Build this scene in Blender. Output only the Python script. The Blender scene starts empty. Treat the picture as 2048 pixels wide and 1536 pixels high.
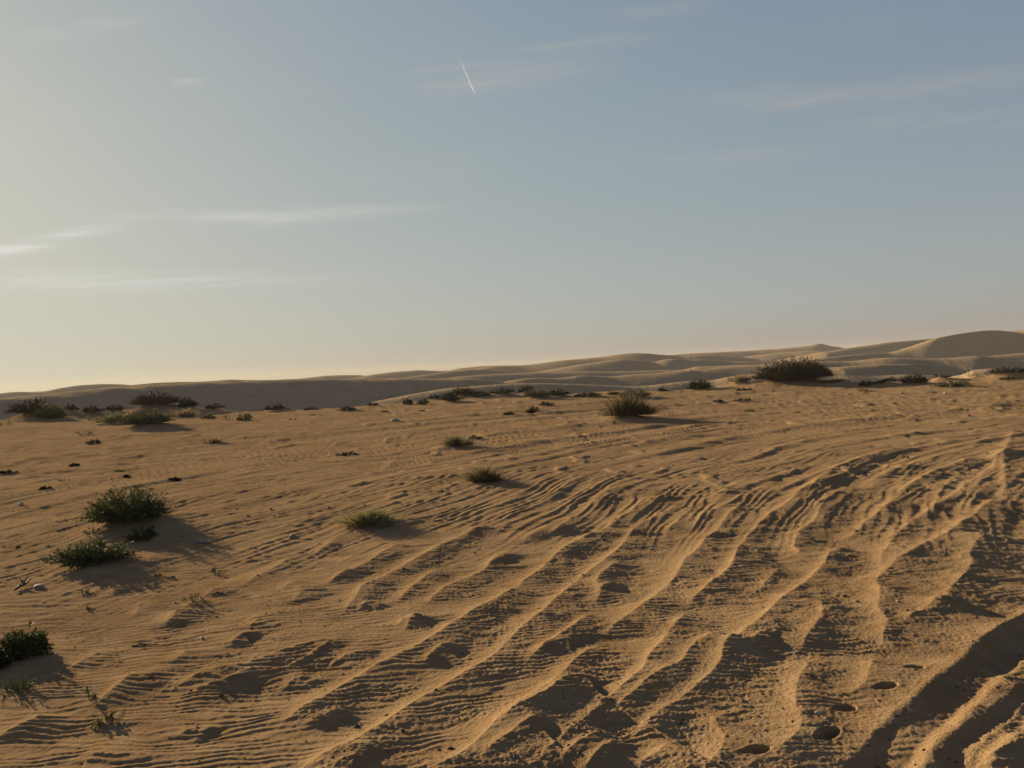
import bpy, math
import numpy as np
from mathutils import Matrix, Vector

# ------------------------------------------------------------------ camera, sky, sun
scene = bpy.context.scene
COL = scene.collection
CAM_H = 1.8
F_PX = 1547.0                      # focal length in pixels of the 2048 px wide photograph
PITCH = math.atan(33.0 / F_PX)     # looking slightly down
ROLL = math.radians(2.6)           # camera held a little clockwise
SUN_AZ = math.radians(-46.0)       # left of the view direction (+Y)
SUN_EL = math.radians(12.8)

c, s = math.cos(ROLL), math.sin(ROLL)
FWD = np.array([0.0, math.cos(PITCH), -math.sin(PITCH)])
R0 = np.array([1.0, 0.0, 0.0]); U0 = np.cross(R0, FWD)
RIGHT = c * R0 - s * U0
UP = s * R0 + c * U0
cam_data = bpy.data.cameras.new('camera')
cam = bpy.data.objects.new('camera', cam_data)
COL.objects.link(cam)
cam.matrix_world = Matrix(((RIGHT[0], UP[0], -FWD[0], 0), (RIGHT[1], UP[1], -FWD[1], 0),
                           (RIGHT[2], UP[2], -FWD[2], CAM_H), (0, 0, 0, 1)))
cam_data.sensor_width = 36.0
cam_data.lens = F_PX / 2048.0 * 36.0
cam_data.clip_start = 0.1
cam_data.clip_end = 120000.0
scene.camera = cam

sun_dir = np.array([math.sin(SUN_AZ) * math.cos(SUN_EL), math.cos(SUN_AZ) * math.cos(SUN_EL), math.sin(SUN_EL)])
sl = bpy.data.lights.new('sun', 'SUN')
sl.energy = 5.0
sl.angle = math.radians(0.6)
sl.color = (1.0, 0.775, 0.47)
sun = bpy.data.objects.new('sun', sl)
COL.objects.link(sun)
sun.rotation_euler = Vector(sun_dir).to_track_quat('Z', 'Y').to_euler()

world = bpy.data.worlds.new('World')
scene.world = world
world.use_nodes = True
wt = world.node_tree
wt.nodes.clear()
SKY_STRENGTH = 0.05

scene.view_settings.view_transform = 'Standard'
scene.view_settings.look = 'None'
scene.view_settings.gamma = 1.0
scene.view_settings.use_curve_mapping = False
scene.view_settings.exposure = 1.72
scene.render.film_transparent = False
scene.cycles.use_denoising = True
scene.cycles.max_bounces = 6
scene.cycles.volume_bounces = 1


class NT:
    """small helper for node trees"""
    def __init__(self, tree): self.t = tree
    def n(self, kind, **kw):
        nd = self.t.nodes.new(kind)
        for k, v in kw.items(): setattr(nd, k, v)
        return nd
    def link(self, a, b): self.t.links.new(a, b)
    def put(self, sock, v):
        if isinstance(v, bpy.types.NodeSocket): self.link(v, sock)
        else: sock.default_value = v
    def m(self, op, a, b=0.0, cc=0.0):
        nd = self.n('ShaderNodeMath', operation=op)
        self.put(nd.inputs[0], a); self.put(nd.inputs[1], b)
        if op in ('MULTIPLY_ADD', 'SMOOTH_MIN', 'SMOOTH_MAX', 'COMPARE'): self.put(nd.inputs[2], cc)
        return nd.outputs[0]
    def ramp(self, v, a, b, lo=0.0, hi=1.0, kind='SMOOTHSTEP'):
        nd = self.n('ShaderNodeMapRange', interpolation_type=kind)
        self.put(nd.inputs[0], v)
        for i, q in enumerate((a, b, lo, hi)): nd.inputs[1 + i].default_value = q
        return nd.outputs[0]
    def noise(self, vec, scale, detail=4.0, rough=0.55, dist=0.0):
        nd = self.n('ShaderNodeTexNoise')
        self.put(nd.inputs['Vector'], vec)
        nd.inputs['Scale'].default_value = scale; nd.inputs['Detail'].default_value = detail
        nd.inputs['Roughness'].default_value = rough; nd.inputs['Distortion'].default_value = dist
        return nd.outputs['Fac']
    def xyz(self, x, y, z):
        nd = self.n('ShaderNodeCombineXYZ')
        self.put(nd.inputs[0], x); self.put(nd.inputs[1], y); self.put(nd.inputs[2], z)
        return nd.outputs[0]
    def mix(self, fac, a, b, blend='MIX'):
        nd = self.n('ShaderNodeMix', data_type='RGBA', blend_type=blend)
        self.put(nd.inputs[0], fac); self.put(nd.inputs[6], a); self.put(nd.inputs[7], b)
        return nd.outputs[2]


def ray(px, py):
    v = FWD * F_PX + RIGHT * (px - 1024.0) - UP * (py - 768.0)
    return v / np.linalg.norm(v)


def ground(px, py, z=0.0):
    v = ray(px, py)
    t = (z - CAM_H) / v[2]
    return np.array([v[0] * t, v[1] * t])


def px_az_el(px, py):
    v = ray(px, py)
    return math.degrees(math.atan2(v[0], v[1])), math.degrees(math.asin(v[2]))


# --- the sky: physical sky with a few thin cirrus streaks, all placed by compass direction and height
W = NT(wt)
sky = W.n('ShaderNodeTexSky', sky_type='NISHITA')
sky.sun_disc = False
sky.sun_elevation = SUN_EL
sky.sun_rotation = SUN_AZ
sky.altitude = 100.0
sky.air_density = 1.4
sky.dust_density = 1.0
sky.ozone_density = 0.5
tc = W.n('ShaderNodeTexCoord')
sep = W.n('ShaderNodeSeparateXYZ'); W.link(tc.outputs['Generated'], sep.inputs[0])
az = W.m('MULTIPLY', W.m('ARCTAN2', sep.outputs[0], sep.outputs[1]), 180 / math.pi)
el = W.m('MULTIPLY', W.m('ARCSINE', sep.outputs[2]), 180 / math.pi)
wob = W.noise(W.xyz(W.m('MULTIPLY', az, 0.10), W.m('MULTIPLY', el, 0.35), 0.0), 1.0, 4.0, 0.6)
grain = W.noise(W.xyz(W.m('MULTIPLY', az, 0.085), W.m('MULTIPLY', W.m('SUBTRACT', el, W.m('MULTIPLY', az, .06)), 2.6), 3.0), 1.0, 7.0, 0.66, .35)
grain2 = W.noise(W.xyz(W.m('MULTIPLY', az, 0.4), W.m('MULTIPLY', el, 4.5), 9.0), 1.0, 5.0, 0.6)
elw = W.m('ADD', el, W.m('MULTIPLY', W.m('SUBTRACT', wob, 0.5), 1.1))
streaks = [  # two ends in the photograph, width in degrees, strength
    ((350, 436), (850, 416), 0.42, 0.75), ((-120, 530), (270, 440), 0.45, 0.85), ((40, 70), (310, 40), 0.45, 0.35),
    ((340, 163), (410, 161), 0.22, 0.42), ((820, 145), (1210, 128), 0.95, 0.30), ((1030, 96), (1330, 72), 0.42, 0.42),
    ((1200, 25), (1420, 12), 0.5, 0.34), ((1360, 208), (2200, 128), 0.85, 0.42), ((-100, 560), (700, 555), 0.7, 0.40),
    ((1180, 320), (1700, 295), 0.8, 0.18), ((820, 175), (1060, 168), 0.6, 0.28), ((1640, 250), (2100, 225), 0.6, 0.3),
]
cloud = 0.0
for (x0, y0), (x1, y1), wd, st in streaks:
    a0, e0 = px_az_el(x0, y0); a1, e1 = px_az_el(x1, y1)
    line = W.m('MULTIPLY_ADD', W.m('SUBTRACT', az, a0), (e1 - e0) / (a1 - a0), e0)
    d = W.m('DIVIDE', W.m('SUBTRACT', elw, line), wd * .85)
    g = W.m('EXPONENT', W.m('MULTIPLY', W.m('MULTIPLY', d, d), -1.0))
    span = a1 - a0
    w = W.m('MULTIPLY', W.ramp(az, a0 - 0.15 * span, a0 + 0.35 * span), W.ramp(az, a1 + 0.25 * span, a1 - 0.45 * span))
    cloud = W.m('ADD', W.m('MULTIPLY', W.m('MULTIPLY', g, w), st * 1.05), cloud)
veil = W.m('MULTIPLY', W.ramp(W.noise(W.xyz(W.m('MULTIPLY', az, 0.045), W.m('MULTIPLY', el, 0.30), 5.0), 1.0, 5.0, 0.6), 0.5, 0.8),
           W.m('MULTIPLY', W.ramp(el, 3.0, 12.0), 0.16))
tex = W.m('MULTIPLY', W.ramp(grain, 0.30, 0.70, 0.12, 1.35), W.ramp(grain2, 0.2, 0.8, 0.75, 1.2))
cl = W.m('MINIMUM', W.m('MULTIPLY', W.m('ADD', cloud, veil), tex), 0.85)
# a tone curve in the sky colours evens out the glow round the sun: a soft shoulder on the whole sky
sp_ = W.n('ShaderNodeSeparateColor'); W.link(sky.outputs[0], sp_.inputs[0])
cb_ = W.n('ShaderNodeCombineColor')
for k_, (c_, g_, m_) in enumerate(((6.0, 0.85, .92), (2.7, 1.2, 1.25), (2.6, 0.5, 2.01))):
    v_ = sp_.outputs[k_]
    v_ = W.m('DIVIDE', v_, W.m('MULTIPLY_ADD', v_, 1 / c_, 1.0))
    W.link(W.m('MULTIPLY', W.m('POWER', v_, g_), m_), cb_.inputs[k_])
SKYC = cb_.outputs[0]
lum0 = W.n('ShaderNodeRGBToBW'); W.link(SKYC, lum0.inputs[0])
SKYC = W.mix(.20, SKYC, lum0.outputs[0])
lum = W.n('ShaderNodeRGBToBW'); W.link(SKYC, lum.inputs[0])
white = W.n('ShaderNodeVectorMath', operation='SCALE'); white.inputs[0].default_value = (1.30, 1.29, 1.20)
W.link(lum.outputs[0], white.inputs[3])
skycol = W.mix(cl, SKYC, white.outputs[0])
bg = W.n('ShaderNodeBackground'); W.link(skycol, bg.inputs[0]); bg.inputs[1].default_value = SKY_STRENGTH
wo = W.n('ShaderNodeOutputWorld'); W.link(bg.outputs[0], wo.inputs[0])


# ------------------------------------------------------------------ numpy noise and mesh helpers
_rs = np.random.RandomState(7)
_perm = _rs.permutation(1024)
_perm = np.concatenate([_perm, _perm])
_ga = _rs.uniform(0, 2 * np.pi, 1024)
_gx, _gy = np.cos(_ga), np.sin(_ga)


def perlin(x, y, seed=0):
    x = x + seed * 17.31; y = y + seed * 9.77
    xi = np.floor(x).astype(np.int64); yi = np.floor(y).astype(np.int64)
    xf = x - xi; yf = y - yi
    u = xf * xf * xf * (xf * (xf * 6 - 15) + 10); v = yf * yf * yf * (yf * (yf * 6 - 15) + 10)
    xa = xi & 1023; xb = (xi + 1) & 1023; ya = yi & 1023; yb = (yi + 1) & 1023
    def g(ix, iy, dx, dy):
        h = _perm[_perm[ix] + iy]
        return _gx[h] * dx + _gy[h] * dy
    n00 = g(xa, ya, xf, yf); n10 = g(xb, ya, xf - 1, yf); n01 = g(xa, yb, xf, yf - 1); n11 = g(xb, yb, xf - 1, yf - 1)
    a = n00 + u * (n10 - n00); b = n01 + u * (n11 - n01)
    return (a + v * (b - a)) * 1.5


def fbm(x, y, seed, octs=3, gain=0.5):
    out = 0; amp = 1.0
    for k in range(octs):
        out = out + amp * perlin(x * 2 ** k, y * 2 ** k, seed + 3 * k); amp *= gain
    return out


def sstep(x, a, b):
    t = np.clip((x - a) / (b - a), 0, 1)
    return t * t * (3 - 2 * t)


def np_mesh(name, verts, quads=None, tris=None, smooth=True):
    me = bpy.data.meshes.new(name)
    verts = np.ascontiguousarray(verts, dtype=np.float32)
    nq = 0 if quads is None else len(quads); ntr = 0 if tris is None else len(tris)
    me.vertices.add(len(verts)); me.vertices.foreach_set('co', verts.ravel())
    loops = []
    if nq: loops.append(np.asarray(quads, dtype=np.int32).ravel())
    if ntr: loops.append(np.asarray(tris, dtype=np.int32).ravel())
    loops = np.concatenate(loops)
    me.loops.add(len(loops)); me.loops.foreach_set('vertex_index', loops)
    tot = np.concatenate([np.full(nq, 4, np.int32), np.full(ntr, 3, np.int32)])
    start = np.concatenate([[0], np.cumsum(tot)[:-1]]).astype(np.int32)
    me.polygons.add(nq + ntr)
    me.polygons.foreach_set('loop_start', start); me.polygons.foreach_set('loop_total', tot)
    me.polygons.foreach_set('use_smooth', np.full(nq + ntr, smooth))
    me.update(calc_edges=True)
    return me


def link(name, me, mat=None, parent=None, loc=None, kind=None):
    o = bpy.data.objects.new(name, me)
    COL.objects.link(o)
    if mat is not None: me.materials.append(mat)
    if parent is not None: o.parent = parent
    if loc is not None: o.location = loc
    if kind: o['kind'] = kind
    return o


def tag(o, label, cat, group=None):
    o['label'] = label; o['category'] = cat
    if group: o['group'] = group
    return o


# ------------------------------------------------------------------ plants (where they stand shapes the sand too)
# px, py: foot of the plant in the photograph; w, h: its size there in pixels; kind; extra sand mound in metres; label
SH, DK, GR, RG, PG, DRY, SP = 'shrub', 'dark', 'grass', 'redgrass', 'palegrass', 'dry', 'sprig'
E_GRP = 'dark shrubs along the far edge of the sand plain'
PLANTS = [
    (258, 1058, 168, 72, SH, .10, 'largest green feathery shrub on the left foreground sand, casting a long shadow'),
    (284, 1082, 58, 38, SH, .05, 'small round green shrub just in front of the largest left shrub'),
    (190, 1131, 138, 44, SH, .07, 'low spreading green shrub in front of the largest left shrub, pale sand beneath'),
    (186, 1074, 46, 20, SP, .03, 'thin green trailing sprig between the two larger left foreground shrubs'),
    (47, 1308, 88, 54, SH, .03, 'bright green upright shrub near the lower left corner'),
    (-6, 1336, 46, 46, DK, .03, 'dark shrub cut off by the left picture edge, beside bright green shrub'),
    (30, 1378, 72, 32, SP, .02, 'sparse grey-green sprawling sprig below the bright green lower left shrub'),
    (388, 1200, 40, 28, SP, .01, 'thin leafless-looking green sprig standing alone in left middle sand'),
    (180, 1396, 16, 30, SP, .0, 'single thin upright stalk between two lit sand crests, lower left'),
    (213, 1444, 42, 20, SP, .02, 'small dark green sprig on a bright crest at the bottom left'),
    (432, 1137, 26, 16, SP, .0, 'tiny bent twiggy sprig right of the spreading left shrub'),
    (171, 1181, 24, 12, SP, .0, 'tiny dark sprig below the spreading left shrub'),
    (177, 1209, 18, 9, SP, .0, 'tiny dark tuft lowest below the spreading left shrub'),
    (740, 1056, 122, 40, PG, .08, 'pale green dome of fine grass with a bright drift, left of centre'),
    (972, 972, 84, 36, RG, .09, 'reddish-brown feathery grass clump in the middle, with dark shadow tail'),
    (884, 990, 26, 13, GR, .02, 'tiny green tuft just left of the reddish-brown grass clump'),
    (912, 897, 74, 26, GR, .06, 'green fine grass tuft above centre with white scrap in it'),
    (948, 880, 40, 10, DK, .03, 'flat dark green clump touching the grass tuft above centre'),
    (1255, 842, 104, 50, RG, .10, 'large round reddish-green grass bush with bright sand at its left foot'),
    (1344, 835, 22, 16, SP, .02, 'small dark sprig right of the large round grass bush'),
    (697, 911, 50, 8, DK, .04, 'flat dark clump half buried, left of the tuft above centre'),
    (350, 961, 26, 6, DK, .03, 'flat dark clump above and right of the largest left shrub'),
    (240, 942, 32, 10, GR, .02, 'sparse low grass patch above the largest left shrub'),
    (254, 955, 14, 6, DK, .0, 'tiny dark tuft just above the largest left shrub'),
    (149, 931, 18, 6, DK, .01, 'tiny dark green tuft high on the left sand'),
    (130, 962, 26, 6, SP, .01, 'flat twiggy runner left of and above the largest left shrub'),
    (424, 886, 42, 16, DRY, .02, 'dry straw-coloured grass tuft on the left mid sand'),
    (292, 860, 112, 34, SH, .12, 'broad dark green shrub on a drifted mound, left back, long shadow'),
    (228, 849, 64, 24, GR, .08, 'pale green plant on the left shoulder of the drifted mound'),
    (165, 872, 40, 12, SP, .05, 'scraggly runner at the left foot of the drifted mound'),
    (188, 888, 36, 8, DK, .05, 'dark low roots at the front foot of the drifted mound'),
    (64, 833, 84, 30, DK, .10, 'dark bush at the far left plain edge, behind a rounder bush'),
    (100, 842, 62, 32, SH, .08, 'rounded green bush in front of the far left dark bush'),
    (8, 851, 30, 16, SP, .02, 'small grey sprig at the left picture edge near the horizon'),
    (141, 826, 32, 13, DK, .05, 'small dark clump right of the far left bushes'),
    (185, 829, 44, 15, DK, .05, 'low dark clump midway between far left bushes and arched shrub'),
    (228, 827, 38, 13, DK, .06, 'low dark clump at the left foot of the arched shrub'),
    (190, 841, 26, 10, GR, .03, 'small green tuft in front of the low dark clumps, far left'),
    (312, 824, 114, 30, DK, .22, 'dark arched shrub capping a sand hummock at the left plain edge'),
    (376, 822, 46, 24, DK, .06, 'dark bush touching the right end of the arched shrub'),
    (364, 836, 64, 20, DRY, .04, 'dry reddish grass in front of the arched shrub'),
    (430, 822, 38, 13, DK, .05, 'small dark clump right of the dry reddish grass'),
    (419, 838, 30, 8, DK, .03, 'flat dark clump below the small clump right of dry grass'),
    (455, 841, 28, 10, SP, .02, 'little twiggy tuft, left one of a pair before the left dune'),
    (489, 842, 36, 15, SH, .03, 'little green tuft, right one of a pair before the left dune'),
    (552, 822, 48, 15, DK, .05, 'isolated dark cushion at the plain edge below the left dune'),
    (622, 821, 34, 8, DK, .04, 'flat dark cushion at plain edge right of the isolated cushion'),
    (628, 831, 32, 6, GR, .02, 'thin flat tuft in front of the flat dark cushion'),
    (585, 840, 20, 6, SP, .02, 'tiny twiggy tuft below the isolated dark cushion'),
    (693, 824, 46, 11, DK, .05, 'low dark cushion at the plain edge left of the centre clumps'),
    (745, 812, 28, 7, DK, .04, 'small flat clump at the plain edge left of the dark pair'),
    (815, 810, 30, 15, DK, .06, 'left half of a dark pair of round bushes at the plain edge'),
    (846, 810, 32, 13, DK, .06, 'right half of a dark pair of round bushes at the plain edge'),
    (871, 799, 28, 11, DK, .08, 'small dark bush on a pale drift right of the dark pair'),
    (904, 806, 52, 26, DK, .10, 'taller dark bush left of centre on the plain edge'),
    (929, 797, 64, 20, DK, .12, 'wide dark bush behind the taller bush left of centre'),
    (962, 797, 44, 11, DK, .10, 'low dark bush with bare sand, right of the wide bush'),
    (1002, 795, 60, 14, DK, .12, 'dull green bush at the centre of the plain edge'),
    (1052, 790, 42, 17, DK, .14, 'dense rounded dark bush right of centre, tallest of its clump'),
    (1074, 801, 62, 19, SH, .10, 'spiky green bush in front of the dense rounded dark bush'),
    (1117, 798, 54, 15, DK, .10, 'low dark bush at the right end of the centre clump'),
    (1066, 828, 31, 20, DK, .06, 'solitary ball-shaped dark green bush in front of the centre clump'),
    (1017, 834, 26, 11, DK, .05, 'small dark bush left of the solitary ball-shaped bush'),
    (1092, 813, 44, 8, DK, .10, 'flat dark clump on the drift behind the ball-shaped bush'),
    (1176, 797, 62, 13, DK, .06, 'low dark bush with pale stone at its left end'),
    (1226, 792, 40, 8, DK, .06, 'flat dark strip of scrub behind the round grass bush'),
    (1270, 799, 74, 20, SH, .06, 'spiky green scrub directly behind the large round grass bush'),
    (1325, 784, 22, 9, DK, .06, 'small dark tuft between the round grass bush and the giant bush'),
    (1399, 781, 58, 26, DK, .06, 'dark bush on pale sand left of the giant bush'),
    (1478, 772, 60, 20, DRY, .12, 'dry brown scrub at the left foot of the giant bush'),
    (1488, 784, 44, 7, DK, .06, 'flat dark clump in front of the dry brown scrub'),
    (1590, 771, 156, 46, DK, .18, 'giant dark dome-shaped bush on the right horizon'),
    (1672, 771, 62, 6, DK, .05, 'creeping dark scrub at the right foot of the giant bush'),
    (1732, 774, 32, 11, DK, .08, 'low dark clump on a pale drift, right of the giant bush'),
    (1760, 773, 36, 13, DK, .08, 'dark tuft beside the low clump on the pale drift'),
    (1782, 764, 28, 8, DK, .08, 'small dark tuft behind the pale drift on the right'),
    (1722, 783, 34, 8, DRY, .07, 'dry clump in front of the pale drift on the right'),
    (1830, 770, 70, 20, DK, .06, 'broad dark bush on the right plain edge'),
    (1881, 757, 44, 6, DK, .05, 'flat dark strip behind the broad right bush'),
    (1906, 775, 62, 13, SH, .03, 'low spiky green bush in front of the right plain edge'),
    (1942, 757, 30, 16, SP, .08, 'upright wispy sprig bush on the right skyline'),
    (2018, 752, 70, 13, DK, .08, 'dark bush cut by the right picture edge on the skyline'),
    (2020, 762, 44, 6, DK, .05, 'flat dark clump below the bush at the right edge'),
    (1487, 804, 46, 6, DK, .07, 'half buried dark cushion on the bare sand before the giant bush'),
    (1437, 804, 26, 5, DK, .06, 'small buried cushion left of the half buried dark cushion'),
    (1497, 823, 28, 9, GR, .02, 'tiny yellow-green tuft on the bare sand right of centre'),
    (15, 946, 30, 5, DK, .05, 'flat dark cushion at the left picture edge, mid height'),
    (92, 981, 26, 5, DK, .05, 'flat dark cushion on the sand left of the largest shrub'),
    (1928, 824, 22, 9, SP, .01, 'bare dark twig poking from the sand at the right'),
]

EDGE_PX = np.array([-400, 0, 300, 430, 520, 700, 760, 830, 1250, 1340, 1480, 1700, 1809, 1895, 2048, 2500.])
EDGE_D = np.array([56, 54, 49.5, 47, 44, 43.5, 44.5, 49, 49, 46, 46.5, 45, 43.5, 48.5, 48, 48.])
EDGE_AZ = np.array([math.atan2(ray(p, 800)[0], ray(p, 800)[1]) for p in EDGE_PX])


def edge_d(a):
    return np.interp(a, EDGE_AZ, EDGE_D)


SPOT = []      # world foot, world width, world height, mound top height
for (px, py, w, h, kind, md, lab) in PLANTS:
    g = ground(px, py); d = math.hypot(*g); a = math.atan2(g[0], g[1])
    dm = float(edge_d(a)) - 0.7
    z = 0.0
    if d > dm:
        v = ray(px, py); hv = math.hypot(v[0], v[1]); z = CAM_H + v[2] / hv * dm
        d = dm; g = np.array([math.sin(a), math.cos(a)]) * dm
    sc = math.hypot(d, CAM_H) / F_PX
    SPOT.append((g, w * sc, h * sc, z, md))

# ------------------------------------------------------------------ sand ridges traced on the ground
CROP = {'g': (600, 1136, 2.56), '5': (600, 840, 2.926), '6': (1348, 800, 2.926), '7': (1248, 1136, 2.56), '8': (0, 1136, 2.56),
        'h': (1000, 1000, 4.267), 'j': (1700, 840, 4.267), 'k': (1750, 1180, 4.315), '4': (0, 880, 2.926), 'l': (0, 1220, 6.4)}
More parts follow.
